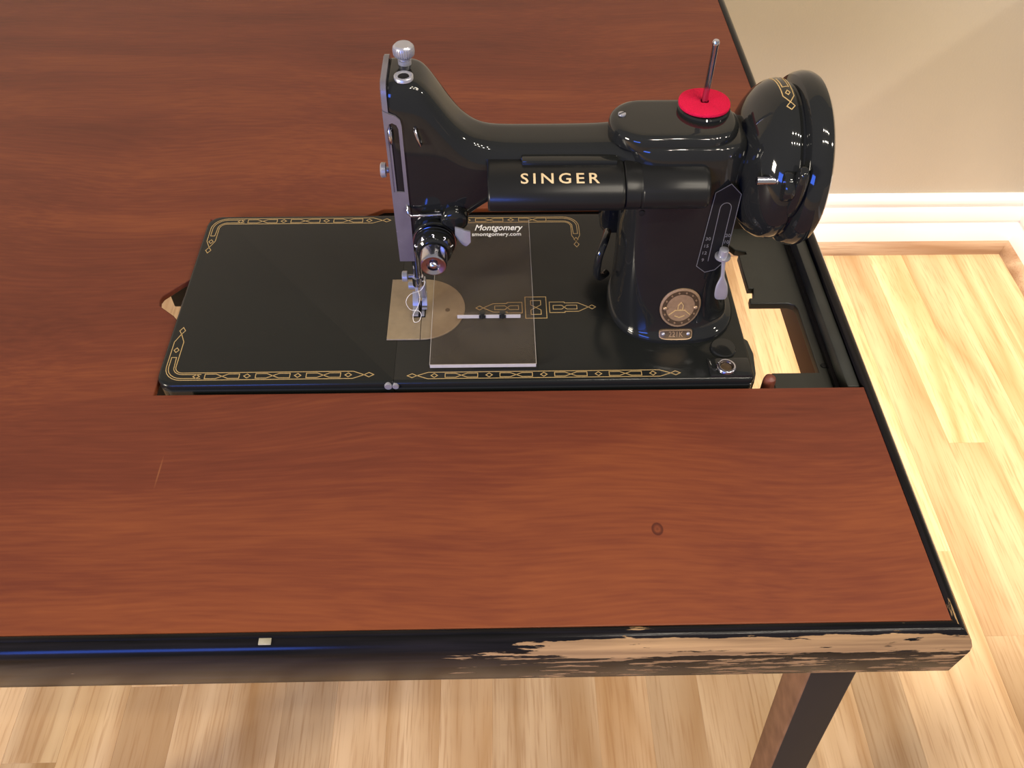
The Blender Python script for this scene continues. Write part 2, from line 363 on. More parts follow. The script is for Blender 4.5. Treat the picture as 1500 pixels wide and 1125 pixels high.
def line2d(bm, pts, wd, z=0.0, closed=False, h=0.00012, fn=None):
    """flat raised line (a transfer) along 2D points"""
    P = [Vector((p[0], p[1])) for p in pts]; n = len(P); L, R = [], []
    for i in range(n):
        if closed: a, b, c = P[i-1], P[i], P[(i+1) % n]
        else: a, b, c = P[max(i-1, 0)], P[i], P[min(i+1, n-1)]
        d1 = (b-a).normalized() if (b-a).length > 1e-9 else (c-b).normalized()
        d2 = (c-b).normalized() if (c-b).length > 1e-9 else d1
        nn = Vector((-(d1+d2).y, (d1+d2).x)); nn = nn.normalized() if nn.length > 1e-6 else Vector((-d1.y, d1.x))
        k = 1/max(0.45, nn.dot(Vector((-d1.y, d1.x))))
        L.append(b + nn*wd/2*k); R.append(b - nn*wd/2*k)
    f3 = fn or (lambda x, y, zz: (x, y, z+zz))
    lo = [bm.verts.new(f3(p.x, p.y, h)) for p in L]; ro = [bm.verts.new(f3(p.x, p.y, h)) for p in R]
    lb = [bm.verts.new(f3(p.x, p.y, -0.0001)) for p in L]; rb = [bm.verts.new(f3(p.x, p.y, -0.0001)) for p in R]
    for i in range(n if closed else n-1):
        j = (i+1) % n
        bm.faces.new((lo[i], ro[i], ro[j], lo[j])); bm.faces.new((lb[i], lo[i], lo[j], lb[j])); bm.faces.new((ro[i], rb[i], rb[j], ro[j]))
def tag(o, kind=None, **kw):
    if kind: o['kind'] = kind
    for k, v in kw.items(): o[k] = v
    return o

# ------------------------------------------------------------------ the setting
FLOOR = -Z0
bm = bmesh.new(); box(bm, -2.6, 2.2, -2.2, 1.06, FLOOR-0.03, FLOOR-0.004)
floor = tag(finish('floor', bm, M['oak'], smooth=False), 'structure')
floor['label'] = 'light oak strip floor around and under the table'
# each oak strip is 70 mm wide
PW = 0.070
lens_ = [0.42, 0.56, 0.70, 0.84]
strip_mesh = {}
for L_ in lens_:
    b_ = bmesh.new(); box(b_, -PW/2, PW/2, 0, L_, -0.004, 0, bev=0.00022, seg=1)
    o_ = finish('plank', b_, M['oak']); strip_mesh[L_] = o_.data; bpy.data.objects.remove(o_)
YEND = 0.985
for c_ in range(-19, 18):
    xc = -0.003 + PW*(c_+0.5)
    if xc > 1.235: continue
    y = YEND; run = 0
    while y > -0.62:
        L_ = random.choice(lens_)
        cut = random.uniform(0.45, 0.84) if run == 0 else L_
        if run == 0: L_ = 0.84
        o_ = bpy.data.objects.new('plank', strip_mesh[L_]); COL.objects.link(o_); o_.parent = floor
        o_.location = (xc, y-cut, FLOOR); o_.scale.y = cut/L_
        y -= cut; run += 1
WY = 1.000                     # face of the back wall
bm = bmesh.new(); box(bm, -2.6, 2.2, WY, WY+0.10, FLOOR-0.03, FLOOR+2.5)
tag(finish('wall_back', bm, M['wall'], smooth=False), 'structure', label='tan painted wall behind the table')
XR = 1.280
bm = bmesh.new(); box(bm, XR, XR+0.11, -1.2, WY, FLOOR-0.004, -0.02)
tag(finish('wall_right', bm, M['wall'], smooth=False), 'structure', label='low tan half wall at the right')
def sweep(name, prof, a, b, out, mat, parent=None, ang=40):
    """prof (out, z) swept from a to b (x, y)"""
    bm = bmesh.new(); ox, oy = out
    rs = [[(p[0]+ox*q[0], p[1]+oy*q[0], q[1]) for q in prof] for p in (a, b)]
    rings(bm, rs); return finish(name, bm, mat, parent, ang)
bz = FLOOR
base_prof = [(0, bz), (0.014, bz), (0.014, bz+0.066), (0.0125, bz+0.068), (0.0125, bz+0.0715), (0.014, bz+0.073), (0.014, bz+0.096), (0.0115, bz+0.101), (0.0085, bz+0.104),
             (0.0085, bz+0.110), (0.0105, bz+0.112), (0.0105, bz+0.117), (0.0085, bz+0.126), (0.005, bz+0.130), (0, bz+0.131)]
tag(sweep('baseboard_back', base_prof, (-2.6, WY), (XR, WY), (0, -1), M['white_paint']), 'structure', label='white moulded baseboard along the back wall')
tag(sweep('baseboard_right', base_prof, (XR, WY), (XR, -1.2), (-1, 0), M['white_paint']), 'structure', label='white baseboard along the half wall at the right')
qr = [(0.013, bz), (0.031, bz)] + [(0.013+0.018*math.cos(a*PI/12), bz+0.022*math.sin(a*PI/12)) for a in range(1, 6)] + [(0.013, bz+0.022)]
tag(sweep('trim_1', qr, (-2.6, WY), (XR-0.013, WY), (0, -1), M['oak_trim'], ang=60), 'structure', label='stained oak quarter round below the back baseboard')
tag(sweep('trim_2', qr, (XR, WY-0.013), (XR, -1.2), (-1, 0), M['oak_trim'], ang=60), 'structure', label='stained oak quarter round below the right baseboard')

# ------------------------------------------------------------------ card table
ZT = -0.006
TX0, TX1, TY0, TY1 = -0.345, 0.4555, -0.1650, 0.615      # wooden top
tbl = root('card_table', 'red brown wooden card table with worn black edge and machine cut-out', 'table', (0.06, 0.22, FLOOR))
OX0, OX1, OY0, OY1 = -0.0030, 0.4470, -0.0030, 0.1745
notch = [(OX0, 0.1060), (-0.0080, 0.1020), (-0.0190, 0.0890), (-0.0202, 0.0850), (-0.0190, 0.0790), (-0.0070, 0.0690), (OX0, 0.0640)]
outer = [(TX0, TY0), (TX1, TY0), (TX1, OY0), (OX0, OY0)] + list(reversed(notch)) + [(OX0, OY1), (0.112, OY1), (0.130, 0.186), (TX1, 0.186), (TX1, TY1), (TX0, TY1)]
slab('table_top', outer, [], ZT-0.0045, ZT, M['mahogany'], tbl, bev=0.0006)
# moulded black edge strips, mitred at the corners
ep = [(-0.004, -0.014), (0.0002, -0.014), (0.0002, -0.0062), (0.0012, -0.0054), (0.0026, -0.0055), (0.0032, -0.0066), (0.0040, -0.0066), (0.0062, -0.0074),
      (0.0090, -0.0108), (0.0106, -0.0150), (0.0112, -0.0200), (0.0106, -0.0470), (0.0092, -0.0505), (0.0066, -0.0520), (-0.0120, -0.0520), (-0.0120, -0.0185), (-0.004, -0.0185)]
def edge(a, b, out, d0, d1, mat):
    """strip from corner a to corner b; d0, d1 = directions of the mitre at each end"""
    bm = bmesh.new(); rs = []
    for p, d in ((a, d0), (b, d1)):
        rs.append([(p[0]+out[0]*q[0]+d[0]*q[0], p[1]+out[1]*q[0]+d[1]*q[0], q[1]) for q in ep])
    # extra cross-sections so that the paint wear has geometry to sit on
    mid = [[tuple(Vector(p).lerp(Vector(q), t)) for p, q in zip(*rs)] for t in (0, .25, .5, .75, 1)]
    rings(bm, mid); return finish('edge_strip', bm, mat, tbl, 50)
fs = edge((TX0, TY0), (TX1, TY0), (0, -1), (-1, 0), (1, 0), M['edge_front'])
fs['label'] = 'black front edge strip with paint worn to pale wood'
edge((TX1, TY0), (TX1, TY1), (1, 0), (0, -1), (0, 1), M['edge_side'])
edge((TX0, TY1), (TX1, TY1), (0, 1), (-1, 0), (1, 0), M['edge_side'])
edge((TX0, TY0), (TX0, TY1), (-1, 0), (0, -1), (0, 1), M['edge_side'])
# rails round the opening, below the top
for d in ((OX0-0.022, OX0-0.0005, 0.018, 0.058, -0.045, ZT-0.0047), (OX0-0.026, OX0-0.0005, 0.118, 0.195, -0.045, ZT-0.0047),
          (0.018, 0.40, OY0-0.022, OY0-0.0003, -0.045, ZT-0.0047), (OX0, TX1-0.012, 0.187, 0.205, -0.045, ZT-0.0047)):
    boxo('opening_rail', d, M['black'], tbl, 0.001)
boxo('opening_rail', (0.4465, 0.4550, 0.0, 0.186, -0.040, ZT-0.0030), M['metal_black'], tbl, 0.0012)
# drop-in bracket of black steel with cut-outs, hung on the right rail
zb = -0.022
br = [(0.4465, 0.178), (0.400, 0.178), (0.400, 0.158), (0.404, 0.152), (0.412, 0.150), (0.412, 0.147), (0.4055, 0.146), (0.4055, 0.1085), (0.4095, 0.1085), (0.4075, 0.098), (0.4045, 0.098), (0.4040, 0.092),
      (0.432, 0.092), (0.436, 0.090), (0.4375, 0.086), (0.4375, 0.024), (0.405, 0.024), (0.4035, 0.0), (0.4465, 0.0)]
slab('bracket', br, [], zb-0.006, zb, M['metal_black'], tbl, bev=0.0008)
boxo('bracket_wall', (0.4385, 0.4455, 0.024, 0.130, zb-0.030, zb-0.0055), M['brown_wood'], tbl, 0.0006)
latheo('bracket_screw', [(0, 0.0022), (0.0006, 0.0020), (0.0008, 0.0010)], (0.4420, 0.030, zb), 'Z', M['black'], tbl, 16)
# peg standing in the opening by the bed
latheo('rest_peg', [(-0.020, 0.0040), (-0.002, 0.0042), (0.0010, 0.0036), (0.0024, 0.0020), (0.0028, 0.0005)], (0.3965, 0.0065, -0.008), 'Z', M['rubber'], tbl, 20)
# folding legs, splayed outward
def leg(x, y, sx, sy):
    bm = bmesh.new(); rs = []
    for z, k, h in ((-0.053, 0, 0.0155), (-0.40, 1, 0.0145), (FLOOR+0.001, 2, 0.013)):
        t = (-0.053 - z)*0.085
        cx, cy = x + sx*t, y + sy*t*0.35
        rs.append([(cx+a, cy+b, z) for a, b in rrect(0, 0, h, h, 0.0025, 3)])
    rings(bm, rs); return finish('leg', bm, M['leg'], tbl)
def leg_mat():
    # painted black outside, bare brown on the inner sides
    m, nt, b = new_mat('black_and_bare_leg')
    g = N(nt, 'ShaderNodeNewGeometry'); s = N(nt, 'ShaderNodeSeparateXYZ'); nt.links.new(g.outputs['True Normal'], s.inputs[0])
    tc = N(nt, 'ShaderNodeTexCoord'); nz = N(nt, 'ShaderNodeTexNoise', i_Scale=60.0, i_Detail=4.0); nt.links.new(tc.outputs['Object'], nz.inputs['Vector'])
    r = ramp(nt, [(0.3, (0.10, 0.050, 0.026)), (0.7, (0.17, 0.088, 0.046))]); nt.links.new(nz.outputs['Fac'], r.inputs[0])
    c = N(nt, 'ShaderNodeMath', operation='LESS_THAN'); c.inputs[1].default_value = -0.5; nt.links.new(s.outputs[0], c.inputs[0])
    mx = N(nt, 'ShaderNodeMix', data_type='RGBA'); mx.inputs[6].default_value = (0.016, 0.014, 0.013, 1)
    nt.links.new(c.outputs[0], mx.inputs[0]); nt.links.new(r.outputs[0], mx.inputs[7]); nt.links.new(mx.outputs[2], b.inputs['Base Color'])
    b.inputs['Roughness'].default_value = 0.55; b.inputs['Specular IOR Level'].default_value = 0.2
    return m
M['leg'] = leg_mat()
leg(0.4200, -0.136, 1, -1); leg(-0.312, -0.136, -1, -1); leg(0.4200, 0.586, 1, 1); leg(-0.312, 0.586, -1, 1)
# chips of bare wood on the black edge, a scratch and a nick in the veneer
boxo('paint_chip', (0.0920, 0.0985, TY0-0.0068, TY0-0.0032, -0.0072, -0.00635), M['bare_chip'], tbl, 0.0002)

# ------------------------------------------------------------------ sewing machine
sm = root('sewing_machine', 'black enamelled portable sewing machine with gold decoration set into the table', 'sewing machine', (0.19, 0.085, -0.055))
YC = 0.068
BX0, BX1, BD = -0.0018, 0.384, 0.171
HX = 0.1505
def bed_piece(name, x0, x1, left_round, zb_=-0.050):
    bm = bmesh.new()
    def ring(z, ins):
        r = 0.010; pts = []
        X0, X1, Y0, Y1 = x0+(ins if left_round else min(ins, 0.00008)), x1-(min(ins, 0.00008) if left_round else ins), 0+ins, BD-ins
        for (cx, cy, a0, rr) in ((X1, Y1, 0, 0.006 if not left_round else 0.0008), (X0, Y1, PI/2, r if left_round else 0.0008), (X0, Y0, PI, r if left_round else 0.0008), (X1, Y0, 1.5*PI, 0.004 if not left_round else 0.0008)):
            sx = 1 if cx == X1 else -1; sy = 1 if cy == Y1 else -1
            for k in range(7):
                a = a0 + PI/2*k/6
                pts.append((cx - sx*rr + rr*math.cos(a), cy - sy*rr + rr*math.sin(a), z))
        return pts
    e = 0.0022
    rs = [ring(zb_, 0.0), ring(-0.0062, 0.0), ring(-0.0055, 0.0006), ring(-0.0050, 0.0), ring(-e, 0)] + [ring(-e + e*math.sin(a), e*(1-math.cos(a))) for a in (PI/10, PI/5, 3*PI/10, 4*PI/10, PI/2)]
    rings(bm, rs); return finish(name, bm, M['bed_enamel'], sm, 30)
leaf = bed_piece('bed_extension', BX0, HX, True, -0.030)
bed = bed_piece('bed', HX, BX1, False)
# hinge knuckles in the front edge
for dx, r in ((-0.0035, 0.0026), (0.0012, 0.0022)):
    latheo('hinge_pin', [(0, r*0.9), (0.0008, r), (0.004, r)], (HX+dx, -0.0012, -0.0030), 'Y', M['dull_chrome'], bed, 18)
# raised ridge and boss at the bed's right end
boxo('bed_ridge', (0.3550, 0.3822, 0.0015, 0.0175, -0.003, 0.0016), M['enamel'], bed, 0.0012)
latheo('bed_boss', [(-0.002, 0.0085), (0.0012, 0.0085), (0.0020, 0.0078), (0.0022, 0.004)], (0.3675, 0.0265, 0), 'Z', M['enamel'], bed, 30)
latheo('oil_ring', [(0.0005, 0.0062), (0.0030, 0.0062), (0.0036, 0.0056), (0.0034, 0.0044), (0.0020, 0.0040), (0.0006, 0.0038)], (0.3660, 0.0085, 0), 'Z', M['chrome'], bed, 30, 60)
latheo('oil_well', [(0.0004, 0.0037), (0.0019, 0.0037), (0.0020, 0.001)], (0.3660, 0.0085, 0), 'Z', M['dark_brass'], bed, 24)
# side bulge below the bed's right edge
bm = bmesh.new()
rings(bm, [[(0.380, y, z), (0.380+d, y, z)] + [(0.380+d, y, z-0.02), (0.380, y, z-0.02)] for y, z, d in ((0.006, -0.010, 0.0065), (0.012, -0.009, 0.0085), (0.030, -0.009, 0.0105), (0.042, -0.009, 0.009), (0.052, -0.010, 0.001))])
finish('side_flange', bm, M['metal_black'], bed)

# gold transfers on the bed
GW = 0.00048
def diamond(bm, cx, cy, rx, ry, **k): line2d(bm, [(cx-rx, cy), (cx, cy-ry), (cx+rx, cy), (cx, cy+ry)], GW, closed=True, **k)
def motif(bm, x0, x1, yc, hh, fn=None):
    """box with a crossed middle"""
    xm = (x0+x1)/2; q = (x1-x0)*0.18
    line2d(bm, [(x0, yc-hh), (xm-q, yc-hh), (xm+q, yc+hh), (x1, yc+hh), (x1, yc-hh), (xm+q, yc-hh), (xm-q, yc+hh), (x0, yc+hh)], GW, closed=True, fn=fn)
def tip(bm, xs, yc, hh, dirn, fn=None):
    """pointed end: lines cross and close in a diamond"""
    a = 0.0072; d = 0.0062
    line2d(bm, [(xs, yc-hh), (xs+dirn*a, yc), (xs+dirn*(a+d/2), yc+hh*0.62), (xs+dirn*(a+d), yc), (xs+dirn*(a+d/2), yc-hh*0.62), (xs+dirn*a, yc), (xs, yc+hh)], GW, fn=fn)
def border(name, y_out, y_in, x_start, x_end, cells, corner_at, corner_dir, parent, tip_far=True, y_far=0.034):
    """straight border from x_start to x_end; corner_at 'start'/'end' turns toward corner_dir (+1 = back)"""
    bm = bmesh.new(); yc = (y_out+y_in)/2; hh = abs(y_in-y_out)/2
    for c in cells:
        if c[0] == 'd': diamond(bm, c[1], yc, 0.0021, 0.0017)
        else: motif(bm, c[1], c[2], yc, hh*0.62)
    if corner_at is None:
        line2d(bm, [(x_start, y_out), (x_end, y_out)], GW); line2d(bm, [(x_start, y_in), (x_end, y_in)], GW)
        tip(bm, x_start, yc, hh, -1); tip(bm, x_end, yc, hh, 1)
    else:
        sgn = 1 if corner_at == 'start' else -1
        xs = x_start if corner_at == 'start' else x_end       # outer x of the corner
        xe = x_end if corner_at == 'start' else x_start
        wd = abs(y_in-y_out); s = corner_dir
        def arc(r, off):
            # quarter arc about the corner centre
            cx, cy = xs + sgn*0.0115, y_out + s*0.0115
            return [(cx - sgn*r*math.sin(PI/2*k/6), cy - s*r*math.cos(PI/2*k/6)) for k in range(7)]
        yend = y_out + s*y_far
        po = [(xe, y_out)] + arc(0.0115, 0) + [(xs, yend)]
        pi = [(xe, y_in)] + arc(0.0115-wd, wd) + [(xs+sgn*wd, yend)]
        line2d(bm, po, GW); line2d(bm, pi, GW)
        xm = xs + sgn*wd/2
        # hooked box in the corner
        line2d(bm, [(xs+sgn*0.024, yc - s*hh*0.55)] + arc(0.0100, 0) + [(xs+sgn*0.0015, y_out+s*0.0200), (xs+sgn*0.0046, y_out+s*0.0200)] + list(reversed(arc(0.0066, 0)))[1:] + [(xs+sgn*0.024, yc+s*hh*0.55)], GW)
        fn = lambda x, y, zz: (xm - (y)*1.0, x, zz)
        diamond(bm, y_out + s*0.0265, 0, 0.0021, 0.0016, fn=fn)
        tip(bm, yend, 0, hh, s, fn=fn)
        tip(bm, xe, yc, hh, sgn)
    return finish(name, bm, M['gold'], parent, smooth=False)
cells = []
for k in range(4): cells.append(('d', 0.0235+0.0325*k))
for k in range(3): cells.append(('m', 0.0290+0.0325*k, 0.0510+0.0325*k))
border('gold_transfer', 0.0040, 0.0102, 0.0025, 0.1240, cells, 'start', 1, leaf)
border('gold_transfer', 0.1672, 0.1610, 0.0025, 0.1240, cells, 'start', -1, leaf, y_far=0.026)
c2 = [('d', 0.1765+0.0354*k) for k in range(5)] + [('m', 0.1835+0.0354*k, 0.2045+0.0354*k) for k in range(4)]
border('gold_transfer', 0.0030, 0.0085, 0.1725, 0.3225, c2, None, 1, bed)
c3 = [('d', 0.196+0.033*k) for k in range(2)] + [('m', 0.202+0.033*k, 0.223+0.033*k) for k in range(2)]
border('gold_transfer', 0.1665, 0.1605, 0.1830, 0.2805, c3, 'end', -1, bed, y_far=0.022)
bm = bmesh.new()                                        # centre ornament
oy = 0.0675
for s in (-1, 1):
    X = lambda v: 0.2445 + s*v
    line2d(bm, [(X(0.0095), oy-0.0052), (X(0.0095), oy+0.0052), (X(0.0200), oy+0.0052), (X(0.0200), oy+0.0042), (X(0.0295), oy+0.0042), (X(0.0365), oy), (X(0.0390), oy-0.0020), (X(0.0415), oy), (X(0.0390), oy+0.0020),
                (X(0.0365), oy), (X(0.0295), oy-0.0042), (X(0.0200), oy-0.0042), (X(0.0200), oy-0.0052)], GW, closed=True)
    line2d(bm, [(X(0.0120), oy-0.0019), (X(0.0180), oy-0.0019), (X(0.0215), oy+0.0019), (X(0.0285), oy+0.0019), (X(0.0285), oy-0.0019), (X(0.0215), oy-0.0019), (X(0.0180), oy+0.0019), (X(0.0120), oy+0.0019)], GW, closed=True)
line2d(bm, [(0.2372, oy-0.0105), (0.2518, oy-0.0105), (0.2518, oy+0.0105), (0.2372, oy+0.0105)], GW, closed=True)
line2d(bm, [(0.2410, oy-0.0068), (0.2480, oy-0.0068), (0.2480, oy-0.0025), (0.2410, oy+0.0025), (0.2410, oy+0.0068), (0.2480, oy+0.0068), (0.2480, oy+0.0025), (0.2410, oy-0.0025)], GW, closed=True)
finish('gold_transfer', bm, M['gold'], bed, smooth=False)

# needle plate, slide plate, feed dogs
ply = 0.067; R_ = 0.0295
pl = [(0.1660, ply-R_)] + [(0.1660+R_*math.sin(PI*k/24), ply-R_*math.cos(PI*k/24)) for k in range(1, 24)] + [(0.1660, ply+R_)]
np_ = slab('needle_plate', pl, [], -0.0010, 0.0009, M['steel'], sm, bev=0.0003)
slab('slide_plate', [(0.1435, ply-R_), (0.1656, ply-R_), (0.1656, ply+R_), (0.1435, ply+R_)], [], -0.0010, 0.0009, M['steel'], sm, bev=0.0003)
boxo('feed_slot', (0.1605, 0.1685, 0.058, 0.074, 0.0008, 0.00102), M['black'], np_)
for k in range(2): boxo('feed_dog', (0.1615+0.0042*k, 0.1635+0.0042*k, 0.059, 0.073, 0.0006, 0.0014), M['dull_chrome'], np_, 0.0002)
latheo('plate_screw', [(0.0005, 0.0017), (0.00115, 0.0016), (0.0012, 0.0004)], (0.1835, 0.0650, 0), 'Z', M['dark_brass'], np_, 16)

# cast arm with head: sections along x
arm_sec = [  # x, z top, z bottom, y half width, corner exponent
    (0.1600, 0.1765, 0.0640, 0.0180, 7), (0.1608, 0.1780, 0.0625, 0.0187, 7), (0.1660, 0.1785, 0.0610, 0.0190, 6.5), (0.1720, 0.1783, 0.0620, 0.0190, 6), (0.1765, 0.1772, 0.0650, 0.0189, 5.5),
    (0.1800, 0.1745, 0.0690, 0.0187, 5.0), (0.1835, 0.1700, 0.0735, 0.0185, 4.6), (0.1880, 0.1632, 0.0790, 0.0182, 4.2), (0.1930, 0.1555, 0.0815, 0.0178, 4.0), (0.1985, 0.1485, 0.0860, 0.0174, 3.8),
    (0.2050, 0.1432, 0.0915, 0.0170, 3.6), (0.2120, 0.1402, 0.0970, 0.0168, 3.5), (0.2200, 0.1390, 0.1020, 0.0167, 3.5), (0.2320, 0.1385, 0.1062, 0.0167, 3.5), (0.2560, 0.1385, 0.1062, 0.0168, 3.5),
    (0.2760, 0.1388, 0.1050, 0.0172, 3.5), (0.2880, 0.1395, 0.1020, 0.0185, 3.6), (0.2980, 0.1405, 0.0960, 0.0205, 3.8), (0.3100, 0.1412, 0.0900, 0.0220, 4), (0.3400, 0.1412, 0.0900, 0.0225, 4),
    (0.3540, 0.1405, 0.0930, 0.0215, 4), (0.3600, 0.1385, 0.0980, 0.0195, 3.6), (0.3622, 0.1360, 0.1020, 0.0170, 3)]
bm = bmesh.new(); rs = []
for x, zt, zb_, hy, e in arm_sec:
    zc, hz = (zt+zb_)/2, (zt-zb_)/2
    rs.append([(x, YC+a, zc+b) for a, b in sup(56, hy, hz, e)])
# resample along x for a smooth casting
def resample(rs, n=5):
    out = []
    for i in range(len(rs)-1):
        A, B, C, D = rs[max(i-1, 0)], rs[i], rs[i+1], rs[min(i+2, len(rs)-1)]
        for k in range(n):
            t = k/n
            row = []
            for a, b, c, d in zip(A, B, C, D):
                a, b, c, d = map(Vector, (a, b, c, d))
                row.append(0.5*((2*b)+(c-a)*t+(2*a-5*b+4*c-d)*t*t+(3*b-a-3*c+d)*t**3))
            out.append(row)
    out.append([Vector(p) for p in rs[-1]]); return out
rings(bm, resample(rs, 3)); arm = finish('arm', bm, M['enamel'], sm, 50)
# pillar: sections along z
pil = [  # z, x centre, y centre, half x, half y, exponent
    (0.0000, 0.3375, 0.0725, 0.0425, 0.0410, 2.6), (0.0022, 0.3375, 0.0725, 0.0425, 0.0410, 2.6), (0.0040, 0.3372, 0.0725, 0.0417, 0.0402, 2.6), (0.0052, 0.3368, 0.0724, 0.0402, 0.0388, 2.7), (0.0075, 0.3352, 0.0722, 0.0385, 0.0370, 2.8),
    (0.0140, 0.3332, 0.0720, 0.0365, 0.0346, 3.0), (0.0250, 0.3315, 0.0715, 0.0350, 0.0322, 3.2), (0.0400, 0.3305, 0.0708, 0.0343, 0.0302, 3.4), (0.0600, 0.3300, 0.0700, 0.0340, 0.0288, 3.6), (0.0850, 0.3295, 0.0695, 0.0338, 0.0275, 3.8),
    (0.1100, 0.3285, 0.0688, 0.0340, 0.0262, 4.0), (0.1300, 0.3270, 0.0682, 0.0350, 0.0246, 3.8), (0.1380, 0.3262, 0.0680, 0.0352, 0.0236, 3.6), (0.1415, 0.3258, 0.0680, 0.0340, 0.0222, 3.4), (0.1425, 0.3258, 0.0680, 0.0300, 0.0190, 3)]
bm = bmesh.new(); rs = [[(xc+a, yc+b, z) for a, b in sup(64, hx, hy, e)] for z, xc, yc, hx, hy, e in pil]
rings(bm, resample(rs, 3)); pillar = finish('pillar', bm, M['enamel'], sm, 50)

# oval cover on top with spool pin
bm = bmesh.new(); oc = (0.3190, 0.0685)
rs = []
for z, k in ((0.1385, 0.0), (0.1440, 0.0), (0.1458, 0.0006), (0.1470, 0.0018), (0.1476, 0.0036), (0.1478, 0.0060)):
    rs.append([(x, y, z) for x, y in rrect(oc[0], oc[1], 0.0370-k, 0.0212-k, 0.0205-k, 10)])
rings(bm, rs); cover = finish('top_cover', bm, M['enamel'], sm, 40)
latheo('cover_screw', [(-0.0005, 0.0023), (0.0008, 0.0022), (0.0011, 0.0017), (0.00112, 0.0003)], (0.2895, 0.0715, 0.1478), 'Z', M['dull_chrome'], cover, 20)
bm = bmesh.new(); box(bm, -0.0022, 0.0022, -0.0003, 0.0003, 0, 0.0004)
bmesh.ops.rotate(bm, verts=bm.verts, matrix=Matrix.Rotation(0.6, 3, 'Z')); bmesh.ops.translate(bm, verts=bm.verts, vec=(0.2895, 0.0715, 0.1486)); finish('screw_slot', bm, M['black'], cover)
SPX, SPY = 0.3368, 0.0775
latheo('cover_boss', [(-0.001, 0.0150), (0.0012, 0.0150), (0.0020, 0.0140), (0.0022, 0.005)], (SPX, SPY-0.001, 0.1478), 'Z', M['enamel'], cover, 40)
latheo('spool_pin', [(-0.002, 0.0018), (0.0375, 0.00175), (0.0385, 0.0020), (0.0398, 0.0020), (0.0408, 0.0015), (0.0411, 0.0004)], (SPX, SPY, 0.148), 'Z', M['chrome'], sm, 20)

# lamp: shade with lettering, and socket
LC = (0.0470, 0.1195)
def shade_ring(x, ay, az, back=0.006):
    p = [(x, LC[0]+back, LC[1]+az*0.98)]
    for k in range(25):
        a = PI/2 + PI*k/24
        p.append((x, LC[0]+ay*math.cos(a), LC[1]+az*math.sin(a)))
    p.append((x, LC[0]+back, LC[1]-az*0.98)); return p
bm = bmesh.new()
rings(bm, [shade_ring(x, 0.0205*k, 0.0125*k) for x, k in ((0.2128, 0.93), (0.2132, 0.975), (0.2142, 1.0), (0.2510, 1.0), (0.2870, 1.0), (0.2886, 0.985), (0.2896, 0.94))])
shade = finish('lamp_shade', bm, M['shade_enamel'], sm, 40)
bm = bmesh.new()
rings(bm, [shade_ring(x, 0.0190*k, 0.0128*k, 0.010) for x, k in ((0.2900, 0.96), (0.2906, 1.0), (0.2985, 1.0), (0.2990, 0.975), (0.3000, 0.975), (0.3005, 1.0), (0.3350, 1.0), (0.3368, 0.97), (0.3378, 0.90))])
sock = finish('lamp_socket', bm, M['shade_enamel'], sm, 40)
latheo('socket_screw', [(0, 0.0019), (-0.0008, 0.0018), (-0.001, 0.0005)], (0.3010, 0.0330, 0.1085), 'Y', M['black'], sock, 16)
boxo('shade_mount', (0.232, 0.286, 0.046, 0.053, 0.128, 0.1345), M['enamel'], shade, 0.0008)
# SINGER follows the curve of the shade
def wrap_text(o, ay, az, x0, zmid):
    b_ = bmesh.new(); b_.from_mesh(o.data); bmesh.ops.triangulate(b_, faces=b_.faces[:]); bmesh.ops.subdivide_edges(b_, edges=b_.edges[:], cuts=3, use_grid_fill=True); b_.to_mesh(o.data); b_.free()
    for v in o.data.vertices:
        a = zmid + v.co.y / 0.0188                     # angle up the shade's front
        d = 1 + (v.co.z+0.00012)/0.019
        v.co = Vector((x0 + v.co.x, LC[0] - ay*math.cos(a)*d, LC[1] + az*math.sin(a)*d))
t = text('lettering', 'SINGER', 0.0094, 0.0440, M['letter'], shade, Matrix.Identity(4), bold=0.00010, thick=0.00025, space=1.35)
wrap_text(t, 0.0205, 0.0125, 0.2530, 1.0)
t.data.shade_flat()

# face plate on the head's left end, with front flange, slot and take-up lever
bm = bmesh.new()
rs = [[(x, YC+a*(1-ins), 0.1195+b) for a, b in sup(48, 0.0192-ins*0.02, 0.0600-ins*0.02, 9)] for x, ins in ((0.1570, 0.03), (0.1575, 0.0), (0.1602, 0.0))]
rings(bm, rs); fp = finish('face_plate', bm, M['nickel'], sm, 40)
bm = bmesh.new()
fy = YC-0.0197
FO = [(0.1572, 0.0600), (0.1665, 0.0600), (0.1668, 0.1560), (0.1662, 0.1595), (0.1640, 0.1618), (0.1600, 0.1635), (0.1572, 0.1650)]
SL = [(0.1585, 0.1125)] + [(0.1647, 0.1125), (0.1649, 0.1540), (0.1640, 0.1565), (0.1618, 0.1578), (0.1600, 0.1570), (0.1588, 0.1540)]
cu = bpy.data.curves.new('plate_flange', 'CURVE'); cu.dimensions = '2D'; cu.fill_mode = 'BOTH'; cu.extrude = 0.0011
for poly in (FO, SL):
    sp_ = cu.splines.new('POLY'); sp_.points.add(len(poly)-1); sp_.use_cyclic_u = True
    for p, q in zip(sp_.points, poly): p.co = (q[0], q[1], 0, 1)
bm.free()
from_curve('plate_flange', cu, M['nickel'], fp, (0, fy+0.0011, 0), Matrix.Rotation(PI/2, 4, 'X'))
boxo('lever_slot', (0.1580, 0.1655, fy+0.0012, fy+0.0021, 0.1100, 0.1600), M['black'], fp)
tubeo('take_up_lever', [(0.1604, YC-0.010, 0.150), (0.1603, fy-0.0004, 0.1530), (0.1602, fy-0.0016, 0.1485), (0.1604, fy-0.0006, 0.1455)], [0.0010, 0.0011, 0.0012, 0.0008], M['chrome'], sm)
